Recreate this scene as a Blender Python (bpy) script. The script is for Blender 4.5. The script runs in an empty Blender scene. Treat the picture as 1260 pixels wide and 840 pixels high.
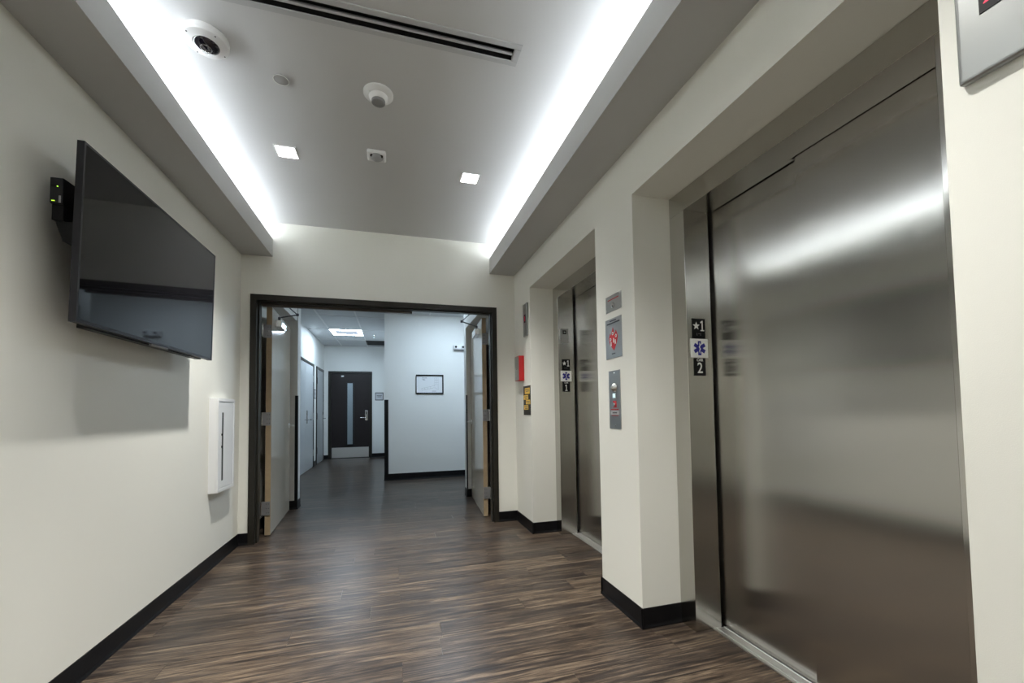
import bpy, bmesh, math, random
from mathutils import Vector, Matrix
random.seed(7)
S = bpy.context.scene
COL = S.collection
# ------------------------------------------------------------------ camera
F, CX, CY = 509.94, 630.92, 484.10
yaw, pitch, roll, CH = 0.28243, 0.040847, -0.014434, 1.1229
fw = Vector((math.sin(yaw)*math.cos(pitch), math.cos(yaw)*math.cos(pitch), math.sin(pitch)))
rt = Vector((math.cos(yaw), -math.sin(yaw), 0)); up = rt.cross(fw)
c_, s_ = math.cos(roll), math.sin(roll)
r2 = rt*c_ + up*s_; u2 = up*c_ - rt*s_
cd = bpy.data.cameras.new('camera'); cam = bpy.data.objects.new('camera', cd); COL.objects.link(cam)
cd.sensor_fit = 'HORIZONTAL'; cd.sensor_width = 36; cd.lens = F/1260*36
cd.shift_x = -(CX-630)/1260; cd.shift_y = (CY-420)/1260; cd.clip_start = 0.02
cam.matrix_world = Matrix(((r2.x, u2.x, -fw.x, 0), (r2.y, u2.y, -fw.y, 0), (r2.z, u2.z, -fw.z, CH), (0, 0, 0, 1)))
S.camera = cam
# ------------------------------------------------------------------ world, exposure, tuning numbers
w = bpy.data.worlds.new('world'); S.world = w; w.use_nodes = True
w.node_tree.nodes['Background'].inputs[0].default_value = (0.55, 0.7, 1, 1)
w.node_tree.nodes['Background'].inputs[1].default_value = 0.25
S.view_settings.view_transform = 'Standard'; S.view_settings.look = 'None'
S.view_settings.gamma = 1; S.view_settings.use_curve_mapping = False
S.view_settings.exposure = 0.75
COVE_W, DOWN_W, HALL_W = 15.5, 17.0, 46.0
COVE_C, DOWN_C, HALL_C = (0.86, 0.93, 1.0), (1.0, 0.985, 0.93), (0.66, 0.83, 1.0)

def area(name, loc, sx, sy, power, col, rot=(0, 0, 0), parent=None, spread=180, M=None):
    l = bpy.data.lights.new(name, 'AREA'); l.shape = 'RECTANGLE'; l.size = sx; l.size_y = sy
    l.energy = power; l.color = col; l.spread = math.radians(spread)
    o = bpy.data.objects.new(name, l); COL.objects.link(o)
    o.location = Vector(loc) - (parent.location if parent else Vector((0, 0, 0))); o.rotation_euler = rot
    if parent: o.parent = parent
    return o

# ------------------------------------------------------------------ materials
def mat(name, col, rough=0.5, metal=0.0, bump=0.0, bscale=200, var=0.0, vscale=3, coat=0, spec=0.5, emit=None, es=1):
    m = bpy.data.materials.new(name); m.use_nodes = True
    nt = m.node_tree; p = nt.nodes['Principled BSDF']
    p.inputs['Base Color'].default_value = (*col, 1); p.inputs['Roughness'].default_value = rough
    p.inputs['Metallic'].default_value = metal; p.inputs['Specular IOR Level'].default_value = spec
    if coat: p.inputs['Coat Weight'].default_value = coat; p.inputs['Coat Roughness'].default_value = 0.05
    tc = nt.nodes.new('ShaderNodeNewGeometry')
    if bump:
        n = nt.nodes.new('ShaderNodeTexNoise'); n.inputs['Scale'].default_value = bscale; n.inputs['Detail'].default_value = 3
        nt.links.new(tc.outputs['Position'], n.inputs['Vector'])
        b = nt.nodes.new('ShaderNodeBump'); b.inputs['Strength'].default_value = bump; b.inputs['Distance'].default_value = 0.002
        nt.links.new(n.outputs['Fac'], b.inputs['Height']); nt.links.new(b.outputs['Normal'], p.inputs['Normal'])
    if var:
        n = nt.nodes.new('ShaderNodeTexNoise'); n.inputs['Scale'].default_value = vscale; n.inputs['Detail'].default_value = 4
        nt.links.new(tc.outputs['Position'], n.inputs['Vector'])
        r = nt.nodes.new('ShaderNodeMapRange'); r.inputs['To Min'].default_value = 1-var; r.inputs['To Max'].default_value = 1+var
        nt.links.new(n.outputs['Fac'], r.inputs['Value'])
        x = nt.nodes.new('ShaderNodeVectorMath'); x.operation = 'SCALE'; x.inputs[0].default_value = col
        nt.links.new(r.outputs['Result'], x.inputs['Scale']); nt.links.new(x.outputs['Vector'], p.inputs['Base Color'])
    if emit:
        p.inputs['Emission Color'].default_value = (*emit, 1); p.inputs['Emission Strength'].default_value = es
    return m

def steel(name, col, rough, aniso=0.8):
    m = mat(name, col, rough, 1.0); nt = m.node_tree; p = nt.nodes['Principled BSDF']
    g = nt.nodes.new('ShaderNodeNewGeometry')
    x = nt.nodes.new('ShaderNodeVectorMath'); x.operation = 'CROSS_PRODUCT'
    x.inputs[1].default_value = (0.013, 0.021, 1)
    nt.links.new(g.outputs['Normal'], x.inputs[0]); nt.links.new(x.outputs['Vector'], p.inputs['Tangent'])
    p.inputs['Anisotropic'].default_value = aniso
    mp = nt.nodes.new('ShaderNodeMapping'); mp.inputs['Scale'].default_value = (900, 900, 3)
    n = nt.nodes.new('ShaderNodeTexNoise'); n.inputs['Scale'].default_value = 1; n.inputs['Detail'].default_value = 2
    nt.links.new(g.outputs['Position'], mp.inputs[0]); nt.links.new(mp.outputs[0], n.inputs['Vector'])
    r = nt.nodes.new('ShaderNodeMapRange'); r.inputs['To Min'].default_value = rough*0.95; r.inputs['To Max'].default_value = rough*1.05
    nt.links.new(n.outputs['Fac'], r.inputs['Value']); nt.links.new(r.outputs['Result'], p.inputs['Roughness'])
    return m

def wood_floor():
    m = bpy.data.materials.new('vinyl_wood'); m.use_nodes = True
    nt = m.node_tree; p = nt.nodes['Principled BSDF']; L = nt.links.new
    g = nt.nodes.new('ShaderNodeNewGeometry'); oi = nt.nodes.new('ShaderNodeObjectInfo')
    sc = nt.nodes.new('ShaderNodeVectorMath'); sc.operation = 'SCALE'; sc.inputs[0].default_value = (37, 53, 11)
    L(oi.outputs['Random'], sc.inputs['Scale'])
    ad = nt.nodes.new('ShaderNodeVectorMath'); L(g.outputs['Position'], ad.inputs[0]); L(sc.outputs['Vector'], ad.inputs[1])
    def noise(scale, detail, rough, dist=0.0):
        mp = nt.nodes.new('ShaderNodeMapping'); mp.inputs['Scale'].default_value = scale
        n = nt.nodes.new('ShaderNodeTexNoise'); n.inputs['Scale'].default_value = 1; n.inputs['Detail'].default_value = detail
        n.inputs['Roughness'].default_value = rough; n.inputs['Distortion'].default_value = dist
        L(ad.outputs['Vector'], mp.inputs[0]); L(mp.outputs[0], n.inputs['Vector']); return n
    a = noise((1.7, 34, 1), 6, 0.66, 1.5); b = noise((6, 170, 1), 5, 0.75, 0.7); c = noise((1.2, 3.6, 1), 2, 0.5)
    mx = nt.nodes.new('ShaderNodeMath'); mx.operation = 'MULTIPLY_ADD'; mx.inputs[1].default_value = 0.52
    L(b.outputs['Fac'], mx.inputs[0])
    m2 = nt.nodes.new('ShaderNodeMath'); m2.operation = 'MULTIPLY'; m2.inputs[1].default_value = 0.75
    L(a.outputs['Fac'], m2.inputs[0]); L(m2.outputs[0], mx.inputs[2])
    m3 = nt.nodes.new('ShaderNodeMath'); m3.operation = 'MULTIPLY_ADD'; m3.inputs[1].default_value = 0.055; 
    L(oi.outputs['Random'], m3.inputs[0]); L(mx.outputs[0], m3.inputs[2])
    rp = nt.nodes.new('ShaderNodeValToRGB'); e = rp.color_ramp.elements
    e[0].position = 0.52; e[0].color = (0.010, 0.008, 0.0078, 1)
    e[1].position = 0.82; e[1].color = (0.185, 0.140, 0.098, 1)
    x = rp.color_ramp.elements.new(0.635); x.color = (0.034, 0.0245, 0.0190, 1)
    x = rp.color_ramp.elements.new(0.70); x.color = (0.080, 0.057, 0.040, 1)
    L(m3.outputs[0], rp.inputs[0])
    # grey cast in patches
    gr = nt.nodes.new('ShaderNodeMixRGB'); gr.blend_type = 'MIX'; gr.inputs['Color2'].default_value = (0.036, 0.031, 0.030, 1)
    mr = nt.nodes.new('ShaderNodeMapRange'); mr.inputs['From Min'].default_value = 0.42; mr.inputs['From Max'].default_value = 0.68
    mr.inputs['To Max'].default_value = 0.4
    L(c.outputs['Fac'], mr.inputs['Value']); L(mr.outputs['Result'], gr.inputs['Fac']); L(rp.outputs[0], gr.inputs['Color1'])
    L(gr.outputs[0], p.inputs['Base Color'])
    p.inputs['Roughness'].default_value = 0.30
    p.inputs['Specular IOR Level'].default_value = 0.24
    bp = nt.nodes.new('ShaderNodeBump'); bp.inputs['Strength'].default_value = 0.25; bp.inputs['Distance'].default_value = 0.001
    L(b.outputs['Fac'], bp.inputs['Height']); L(bp.outputs['Normal'], p.inputs['Normal'])
    return m

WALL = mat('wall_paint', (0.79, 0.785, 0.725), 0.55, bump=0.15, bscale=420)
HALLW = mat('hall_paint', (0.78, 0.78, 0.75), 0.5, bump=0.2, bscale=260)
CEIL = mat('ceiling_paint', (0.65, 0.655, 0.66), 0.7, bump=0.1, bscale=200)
SOFF = mat('soffit_paint_shaded', (0.50, 0.50, 0.495), 0.65, bump=0.1, bscale=200)  # darker than the ceiling paint: shade under the soffits is put into this colour
BASE = mat('rubber_base', (0.006, 0.006, 0.007), 0.35, spec=0.22, bump=0.1, bscale=60)
FRAME = mat('bronze_frame', (0.020, 0.018, 0.014), 0.35, spec=0.35)
STEEL = steel('brushed_steel', (0.50, 0.49, 0.465), 0.19, 0.95)
STEELF = steel('brushed_steel_frame', (0.54, 0.53, 0.50), 0.18, 0.9)
PLATE = mat('plate_steel', (0.47, 0.47, 0.46), 0.34, 1.0)
LANT = mat('lantern_steel', (0.36, 0.37, 0.36), 0.30, 1.0)
CHROME = mat('satin_chrome', (0.65, 0.65, 0.64), 0.22, 1.0)
HINGE = mat('zinc_hinge', (0.27, 0.27, 0.275), 0.45, 0.5)
LEVER = mat('satin_lever', (0.75, 0.75, 0.73), 0.32, 0.45)
ALU = mat('aluminium', (0.85, 0.85, 0.84), 0.38, 1.0)
BAFF = mat('lamp_baffle', (0.010, 0.010, 0.011), 0.5)
REFL = mat('lamp_reflector', (0.42, 0.43, 0.45), 0.35, 0.5)
FLOORM = wood_floor()
SUB = mat('subfloor', (0.02, 0.016, 0.014), 0.8)
WHITE = mat('white_plastic', (0.80, 0.80, 0.80), 0.35)
WHITEM = mat('white_enamel', (0.80, 0.81, 0.82), 0.3)
GREY = mat('grey_plastic', (0.28, 0.28, 0.29), 0.5)
LGREY = mat('pale_grey_metal', (0.52, 0.53, 0.54), 0.45)
BLACK = mat('black_plastic', (0.004, 0.004, 0.005), 0.4, spec=0.2)
DARK = mat('dark_void', (0.006, 0.006, 0.007), 0.8)
SCREEN = mat('screen_glass', (0.008, 0.008, 0.010), 0.04, spec=0.28)
LENS = mat('lens_dome', (0.006, 0.005, 0.012), 0.04, coat=1)
RED = mat('red_enamel', (0.50, 0.012, 0.016), 0.35)
REDP = mat('red_print', (0.55, 0.02, 0.03), 0.5)
YELLOW = mat('yellow_print', (0.80, 0.50, 0.08), 0.5)
BLUEP = mat('blue_print', (0.012, 0.012, 0.22), 0.45)
WPRINT = mat('white_print', (0.82, 0.83, 0.80), 0.5)
GPRINT = mat('dark_print', (0.05, 0.05, 0.06), 0.5)
OAK = mat('oak_edge', (0.36, 0.27, 0.165), 0.5, var=0.15, vscale=30)
LEAF = mat('laminate_leaf', (0.50, 0.445, 0.365), 0.13, var=0.04, vscale=6)
HLEAF = mat('grey_leaf', (0.50, 0.52, 0.53), 0.25)
DLEAF = mat('brown_leaf', (0.024, 0.019, 0.019), 0.4, spec=0.25)
TILE = mat('ceiling_tile', (0.62, 0.63, 0.64), 0.85, bump=0.6, bscale=120, var=0.05, vscale=60)
GRID = mat('grid_metal', (0.75, 0.75, 0.75), 0.5)
LED = mat('led', (1, 1, 1), 0.5, emit=(0.9, 0.95, 1), es=9)
LAMP = mat('lamp', (1, 1, 1), 0.5, emit=(1, 0.97, 0.92), es=30)
TROFF = mat('troffer_glow', (1, 1, 1), 0.5, emit=HALL_C, es=HALL_W)
TROFC = mat('troffer_centre', (0.5, 0.5, 0.5), 0.5, emit=(0.7, 0.8, 1), es=0.28)
DISPG = mat('display_glow', (0.1, 0, 0), 0.5, emit=(1, 0.03, 0.10), es=0.7)
LCD = mat('display_pale', (0.5, 0.6, 0.6), 0.3, emit=(0.6, 0.85, 0.9), es=0.5)
GREEN = mat('green_glow', (0.1, 0.3, 0), 0.5, emit=(0.5, 1, 0.05), es=1.2)
SENSG = mat('sensor_grey', (0.36, 0.37, 0.38), 0.4)
PAPER = mat('paper', (0.78, 0.80, 0.82), 0.3, coat=0.3)
gm = bpy.data.materials.new('clear_glass'); gm.use_nodes = True; _p = gm.node_tree.nodes['Principled BSDF']
_p.inputs['Transmission Weight'].default_value = 1; _p.inputs['Roughness'].default_value = 0.02; _p.inputs['IOR'].default_value = 1.45
_p.inputs['Base Color'].default_value = (0.75, 0.85, 0.9, 1)
GLASS = gm

# ------------------------------------------------------------------ builders
INV = {}
class MB:
    def __init__(self): self.bm = bmesh.new()
    def _merge(self, b):
        me = bpy.data.meshes.new('t'); b.to_mesh(me); b.free(); self.bm.from_mesh(me); bpy.data.meshes.remove(me)
    def box(self, x0, x1, y0, y1, z0, z1, bev=0, seg=2):
        b = bmesh.new(); bmesh.ops.create_cube(b, size=1)
        for v in b.verts:
            v.co = Vector(((x0+x1)/2+v.co.x*(x1-x0), (y0+y1)/2+v.co.y*(y1-y0), (z0+z1)/2+v.co.z*(z1-z0)))
        if bev: bmesh.ops.bevel(b, geom=b.edges[:], offset=bev, segments=seg, affect='EDGES', profile=0.6)
        self._merge(b); return self
    def lathe(self, c, axis, prof, n=32):
        """prof: list of (radius, along-axis distance)"""
        b = bmesh.new(); a = Vector(axis).normalized(); t = a.orthogonal().normalized(); s = a.cross(t); c = Vector(c); rings = []
        for r, h in prof:
            if r < 1e-6: rings.append([b.verts.new(c+a*h)])
            else: rings.append([b.verts.new(c+a*h+(t*math.cos(2*math.pi*i/n)+s*math.sin(2*math.pi*i/n))*r) for i in range(n)])
        for A, B in zip(rings, rings[1:]):
            for i in range(n):
                j = (i+1) % n
                if len(A) == 1 and len(B) == 1: continue
                if len(A) == 1: b.faces.new((A[0], B[i], B[j]))
                elif len(B) == 1: b.faces.new((A[i], B[0], A[j]))
                else: b.faces.new((A[i], B[i], B[j], A[j]))
        bmesh.ops.recalc_face_normals(b, faces=b.faces[:]); 
        self._merge(b); self.smooth = True; return self
    def cyl(self, p, q, r, n=16):
        p = Vector(p); q = Vector(q); h = (q-p).length
        return self.lathe(p, q-p, [(0, 0), (r*.85, 0), (r, r*.12), (r, h-r*.12), (r*.85, h), (0, h)], n)
    def poly(self, pts, n, t):
        """flat polygon extruded by t along n"""
        b = bmesh.new(); n = Vector(n).normalized()*t
        A = [b.verts.new(Vector(p)) for p in pts]; B = [b.verts.new(Vector(p)+n) for p in pts]
        b.faces.new(A); b.faces.new(B[::-1])
        for i in range(len(A)):
            j = (i+1) % len(A); b.faces.new((A[j], A[i], B[i], B[j]))
        bmesh.ops.recalc_face_normals(b, faces=b.faces[:]); self._merge(b); return self
    def text(self, s, o, right, upv, size, depth=0.0006, align='CENTER', wide=1.0):
        c = bpy.data.curves.new('t', 'FONT'); c.body = s; c.size = size; c.extrude = depth; c.align_x = align; c.align_y = 'CENTER'
        c.resolution_u = 2; c.offset = size*0.012
        ob = bpy.data.objects.new('t', c); me = bpy.data.meshes.new_from_object(ob)
        R_ = Vector(right)*wide; U = Vector(upv); N = Vector(right).cross(U); O = Vector(o)
        for v in me.vertices: v.co = O + R_*v.co.x + U*v.co.y + N*v.co.z
        self.bm.from_mesh(me); bpy.data.objects.remove(ob); bpy.data.curves.remove(c); bpy.data.meshes.remove(me); return self
    def build(self, name, m, parent=None, local=False, smooth=False):
        me = bpy.data.meshes.new(name); self.bm.to_mesh(me); self.bm.free()
        o = bpy.data.objects.new(name, me); COL.objects.link(o); me.materials.append(m)
        if smooth or getattr(self, 'smooth', False):
            for f in me.polygons: f.use_smooth = True
            me.set_sharp_from_angle(angle=math.radians(38))
        if parent:
            o.parent = parent; inv = INV.get(parent.name, Matrix())
            if not local: me.transform(inv)
            INV[o.name] = inv
        return o

def thing(name, label, cat, loc=(0, 0, 0), rz=0, group=None, kind=None):
    o = bpy.data.objects.new(name, None); COL.objects.link(o); o.empty_display_size = 0.05
    o.location = loc; o.rotation_euler = (0, 0, rz)
    INV[o.name] = (Matrix.Translation(loc) @ Matrix.Rotation(rz, 4, 'Z')).inverted()
    o['label'] = label; o['category'] = cat
    if group: o['group'] = group
    if kind: o['kind'] = kind
    return o
def struct(o, label=None, cat=None):
    o['kind'] = 'structure'
    if label: o['label'] = label
    if cat: o['category'] = cat
    return o
X, Y, Z = Vector((1, 0, 0)), Vector((0, 1, 0)), Vector((0, 0, 1))

# ------------------------------------------------------------------ dimensions
xL, xR, yB, bb = -1.28, 1.2286, 4.123, 0.0997
zS, zF, zC, xSL, xSR = 2.535, 2.695, 2.850, -1.0324, 0.965
zH, zO, xA = 2.266, 2.156, 1.4584
YN = -3.2
alcoves = [(0.615, 1.901), (2.323, 3.622)]
yW, xW, zT, yP, xP = 11.05, -1.62, 2.79, 7.26, -0.13
XE = 3.2          # far right end of the hall
y1 = 4.25         # hall face of the back wall
yS0, yS1 = 5.46, 5.61

# ------------------------------------------------------------------ room shell
struct(MB().box(xL-.12, xL, YN, yB, 0, 2.95).build('wall_left', WALL), 'cream painted left wall carrying the television', 'wall')
m = MB()
m.box(xR, 1.85, YN, alcoves[0][0], 0, 2.95); m.box(xR, 1.85, alcoves[0][1], alcoves[1][0], 0, 2.95); m.box(xR, 1.85, alcoves[1][1], yB, 0, 2.95)
for a, b in alcoves:
    m.box(xR, 1.85, a, b, zH, 2.95); m.box(1.75, 1.85, a, b, 0, zH)
struct(m.build('wall_right', WALL), 'cream painted right wall with two recessed elevator openings', 'wall')
DX0, DX1 = -1.2025, 1.0316
m = MB(); m.box(xL-.12, DX0+.02, yB, y1, 0, 2.95); m.box(DX1-.02, 1.85, yB, y1, 0, 2.95); m.box(DX0+.02, DX1-.02, yB, y1, 2.165, 2.95)
struct(m.build('wall_back', WALL), 'cream end wall around the wide double doorway', 'wall')
struct(MB().box(xL-.12, 1.85, YN-.12, YN, 0, 2.95).build('wall_front', WALL), 'plain cream wall behind the viewer', 'wall')
# ceiling with real openings for downlights and the slot diffuser
DL = [(x, y) for y in (2.968, 0.95, -1.1) for x in (-0.667, 0.552)]
holes = [(x-.058, x+.058, y-.058, y+.058) for x, y in DL] + [(-0.66, 0.567, 1.825, 1.895)]
def slab_with_holes(mb, x0, x1, ya, yb, z0, z1, holes):
    xs = sorted({x0, x1, *[h[0] for h in holes], *[h[1] for h in holes]}); ys = sorted({ya, yb, *[h[2] for h in holes], *[h[3] for h in holes]})
    bm = mb.bm; V = {}
    def v(x, y, z):
        k = (round(x, 5), round(y, 5), z)
        if k not in V: V[k] = bm.verts.new(k)
        return V[k]
    def hole(cx, cy): return any(h[0] < cx < h[1] and h[2] < cy < h[3] for h in holes) or not (x0 < cx < x1 and ya < cy < yb)
    for i in range(len(xs)-1):
        for j in range(len(ys)-1):
            cx, cy = (xs[i]+xs[i+1])/2, (ys[j]+ys[j+1])/2
            if hole(cx, cy): continue
            a, b, c, d = xs[i], xs[i+1], ys[j], ys[j+1]
            bm.faces.new((v(a, c, z0), v(a, d, z0), v(b, d, z0), v(b, c, z0))); bm.faces.new((v(a, c, z1), v(b, c, z1), v(b, d, z1), v(a, d, z1)))
            for (p, q, nx, ny) in (((a, c), (b, c), cx, c-1e-4), ((b, c), (b, d), b+1e-4, cy), ((b, d), (a, d), cx, d+1e-4), ((a, d), (a, c), a-1e-4, cy)):
                if hole(nx, ny): bm.faces.new((v(*p, z0), v(*q, z0), v(*q, z1), v(*p, z1)))
    bmesh.ops.recalc_face_normals(bm, faces=bm.faces[:])
m = MB(); slab_with_holes(m, xL, xR, YN, yB, zC, zC+.012, holes)
ceiling = struct(m.build('ceiling', CEIL), 'smooth white raised tray ceiling between the light coves', 'ceiling')
struct(MB().box(xL-.12, 1.85, YN-.12, y1, 2.97, 3.05).build('ceiling_slab', DARK), 'structural slab above the tray ceiling', 'ceiling')
# cove soffits: bottom board, lip, LED strip
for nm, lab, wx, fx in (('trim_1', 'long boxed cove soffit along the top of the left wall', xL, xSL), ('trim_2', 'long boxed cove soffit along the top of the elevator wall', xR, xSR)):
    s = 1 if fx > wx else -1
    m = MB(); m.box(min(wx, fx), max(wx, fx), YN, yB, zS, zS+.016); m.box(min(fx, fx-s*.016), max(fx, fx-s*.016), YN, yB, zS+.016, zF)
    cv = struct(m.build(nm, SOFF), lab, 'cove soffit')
    st = MB(); a, b = sorted((fx-s*.14, fx-s*.18)); st.box(a, b, YN+.1, yB-.06, 2.656, 2.662); o = st.build('light_strip', LED, cv)
    sh = MB(); sh.box(a-.01, b+.01, YN+.05, yB-.03, zS+.016, 2.656); sh.build('strip_channel', ALU, cv)
    area('cove_light', ((a+b)/2, (YN+yB)/2, 2.667), 0.04, yB-YN-.2, COVE_W, COVE_C, (math.pi, 0, 0))

# ------------------------------------------------------------------ floor: planks laid across the room
floor = struct(MB().box(xL-.12, 1.85, YN-.12, y1, -.08, -.0045).build('floor', SUB), 'dark brown wood-look plank floor', 'floor')
struct(MB().box(xW-.5, XE+.1, y1, 13.6, -.08, -.0045).build('floor_hall', SUB), 'dark wood-look plank floor of the hallway beyond', 'floor')
fl = bpy.data.objects['floor']; flh = bpy.data.objects['floor_hall']
PW, PL = 0.152, 1.22
plank_cache = {}
def plank(x0, x1, y0, y1_, par):
    k = (round(x1-x0, 3), round(y1_-y0, 3))
    if k not in plank_cache:
        b = bmesh.new(); bmesh.ops.create_cube(b, size=1)
        for v in b.verts: v.co = Vector((v.co.x*(k[0]-.0008), v.co.y*(k[1]-.0008), v.co.z*.0045-.00225))
        t = [e for e in b.edges if all(v.co.z > -.001 for v in e.verts)]
        bmesh.ops.bevel(b, geom=t, offset=.0005, segments=1, affect='EDGES')
        me = bpy.data.meshes.new('floor_plank'); b.to_mesh(me); b.free(); me.materials.append(FLOORM); plank_cache[k] = me
    o = bpy.data.objects.new('floor_plank', plank_cache[k]); COL.objects.link(o); o.parent = par
    o.location = ((x0+x1)/2, (y0+y1_)/2, 0)
rows = []
y = -0.30
while y < yW:
    rows.append((y, y+PW)); y += PW
for i, (a, b) in enumerate(rows):
    c = (a+b)/2; b = min(b, yW-.001)
    if c < y1:
        par = fl; hi = 1.56 if any(p < b and a < q for p, q in alcoves) else xR; lo = xL
        if c > yB-.02: lo, hi = DX0+.0, DX1-.0
    else:
        par = flh; lo = -1.25 if c < yS0 else (-1.088 if c < yS1 else xW); hi = 1.10 if c < yS0 else (.942 if c < yS1 else (XE if b < yP else xP))
    off = random.choice([0, .2, .35, .55, .7, .9, 1.05]) + .07*random.random()
    x = math.floor((lo-off)/PL)*PL+off
    x = lo - ((lo-off) % PL)
    while x < hi:
        p, q = max(x, lo), min(x+PL, hi)
        if q-p > .02: plank(round(p, 3), round(q, 3), a, b, par)
        x += PL
# floor out of sight behind the viewer: plain run of the same boards
o = MB().box(xL, xR, YN, -.301, -.0045, 0).build('floor_planks', FLOORM, fl); o['kind'] = 'stuff'
# ------------------------------------------------------------------ baseboards (rubber cove base with a small toe)
def base_run(m, p, q, n):
    """p->q along the wall foot, n = direction into the room"""
    p, q, n = Vector((*p, 0)), Vector((*q, 0)), Vector((*n, 0)); t = (q-p)
    prof = [(0, 0), (.0105, 0), (.0105, .006), (.0068, .014), (.0052, .022), (.0048, bb-.008), (.0038, bb), (0, bb)]
    A = [m.bm.verts.new(p+n*d+Z*h) for d, h in prof]; B = [m.bm.verts.new(q+n*d+Z*h) for d, h in prof]
    k = len(prof)
    m.bm.faces.new(A); m.bm.faces.new(B[::-1])
    for i in range(k): m.bm.faces.new((A[i], B[i], B[(i+1) % k], A[(i+1) % k]))
    bmesh.ops.recalc_face_normals(m.bm, faces=m.bm.faces[:])
m = MB(); base_run(m, (xL, YN), (xL, yB), (1, 0)); struct(m.build('baseboard_left', BASE), 'black rubber base along the left wall', 'baseboard')
m = MB(); base_run(m, (xL, yB), (DX0, yB), (0, -1)); base_run(m, (DX1, yB), (xR, yB), (0, -1)); struct(m.build('baseboard_back', BASE), 'black rubber base beside the double doorway', 'baseboard')
m = MB(); base_run(m, (xR+.011, alcoves[1][1]), (xR-.0105, alcoves[1][1]), (0, -1)); base_run(m, (xR, alcoves[1][1]-.0105), (xR, yB), (-1, 0)); base_run(m, (xR, alcoves[1][1]), (xA, alcoves[1][1]), (0, -1))
struct(m.build('baseboard_right', BASE), 'black rubber base between the far elevator and the corner', 'baseboard')
m = MB(); base_run(m, (xR, alcoves[0][1]-.0105), (xR, alcoves[1][0]+.0105), (-1, 0)); base_run(m, (xR-.0105, alcoves[0][1]), (xA, alcoves[0][1]), (0, -1)); base_run(m, (xR-.0105, alcoves[1][0]), (xA, alcoves[1][0]), (0, 1))
struct(m.build('baseboard_pier', BASE), 'black rubber base around the pier between the elevators', 'baseboard')
m = MB(); base_run(m, (xR, YN), (xR, alcoves[0][0]+.0105), (-1, 0)); base_run(m, (xR, alcoves[0][0]), (xA, alcoves[0][0]), (0, 1)); struct(m.build('baseboard_near', BASE), 'black rubber base on the near end of the elevator wall', 'baseboard')

# ------------------------------------------------------------------ double doorway frame
fr = thing('trim_3', 'dark bronze metal frame of the wide double doorway', 'door frame', (DX0, yB-.012, 0), kind='structure')
ya, yb = yB-.014, y1+.014
prof = [(0, ya), (.05, ya), (.05, 4.150), (.062, 4.150), (.062, 4.212), (.05, 4.212), (.05, yb), (0, yb)]
m = MB(); m.poly([(DX0+d, yy, 0) for d, yy in prof], (0, 0, 1), 2.185); m.build('jamb', FRAME, fr)
m = MB(); m.poly([(DX1-d, yy, 0) for d, yy in prof], (0, 0, 1), 2.185); m.build('jamb', FRAME, fr)
m = MB(); m.poly([(DX0+.05, yy, 2.185-d) for d, yy in prof], (1, 0, 0), DX1-DX0-.1); m.build('head', FRAME, fr)
CB = mat('coordinator_bronze', (0.075, 0.062, 0.052), 0.35)
MB().box(DX0+.06, 0.19, 4.216, 4.246, 2.105, 2.133, .003).build('coordinator_bar', CB, fr)

# ------------------------------------------------------------------ door leaves swung open into the hall
def leaf(name, label, px, py, s, ang):
    """s=+1 hinged left. local +x runs from hinge to latch, visible push face at local y = -0.045*s"""
    L = 1.068
    t = thing(name, label, 'door', (px, py, 0), ang, kind='structure')
    f = -0.045*s; a, b = sorted((0, f))
    B = lambda *k, **kw: MB().box(*k, **kw)
    B(.006, L-.006, a, b, .010, 2.128).build('leaf_core', OAK, t, local=True)
    B(.004, L-.004, f-.0008 if s > 0 else f, f if s > 0 else f+.0008, .012, 2.126).build('face_panel', LEAF, t, local=True)
    g0, g1 = (0, .0008) if s > 0 else (-.0008, 0)
    B(.004, L-.004, g0, g1, .012, 2.126).build('back_panel', LEAF, t, local=True)
    for z in (1.898, 1.078, .255):
        hp = B(.001, .0062, a+.004, b-.002, z-.058, z+.058).build('hinge', HINGE, t, local=True)
        MB().cyl((-.030, .026*s, z-.06), (-.030, .026*s, z+.06), .0065, 12).build('hinge_knuckle', CHROME, hp, local=True)
        B(-.004, .0008, min(.028*s, -.045*s)+.003, max(.028*s, -.045*s)-.003, z-.062, z+.062).build('hinge_plate', HINGE, hp, local=True)
        sc = MB()
        for dz in (-.04, 0, .04):
            for dy in (.3, .7): sc.lathe((-.004, f*dy, z+dz), (-1, 0, 0), [(.004, 0), (.003, .0012), (0, .0014)], 8)
        sc.build('hinge_screw', GPRINT, hp, local=True)
    # lever sets on both faces
    for sd in (-s, s):
        y0 = f if sd == -s else 0
        h = MB().lathe((L-.07, y0, .985), (0, sd, 0), [(0, 0), (.030, 0), (.030, .006), (.026, .009), (.011, .010), (.010, .045), (0, .045)], 24)
        h = h.build('lever_handle', LEVER, t, local=True)
        lv = MB().cyl((L-.062, y0+sd*.048, .985), (L-.175, y0+sd*.050, .985), .0085, 12); lv.build('lever', LEVER, h, local=True)
    MB().box(L-.0065, L-.003, a+.008, b-.008, .90, 1.07).build('latch_plate', CHROME, t, local=True)
    # closer on the push face: body, arms up to the head
    sy = -s
    def bx(x0, x1, d0, d1, z0, z1, bev=0):
        p, q = sorted((f+sy*d0, f+sy*d1)); return MB().box(x0, x1, p, q, z0, z1, bev)
    cl = bx(.10, .36, .0, .062, 1.965, 2.030, .004).build('closer_body', CHROME, t, local=True)
    pv = Vector((.19, f+sy*.03, 2.03)); 
    return t, cl, pv
lf, cl, pv = leaf('door_1', 'left beige double-door leaf with oak edge, swung open into hallway', -1.132, 4.338, 1, math.radians(93.9))
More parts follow.
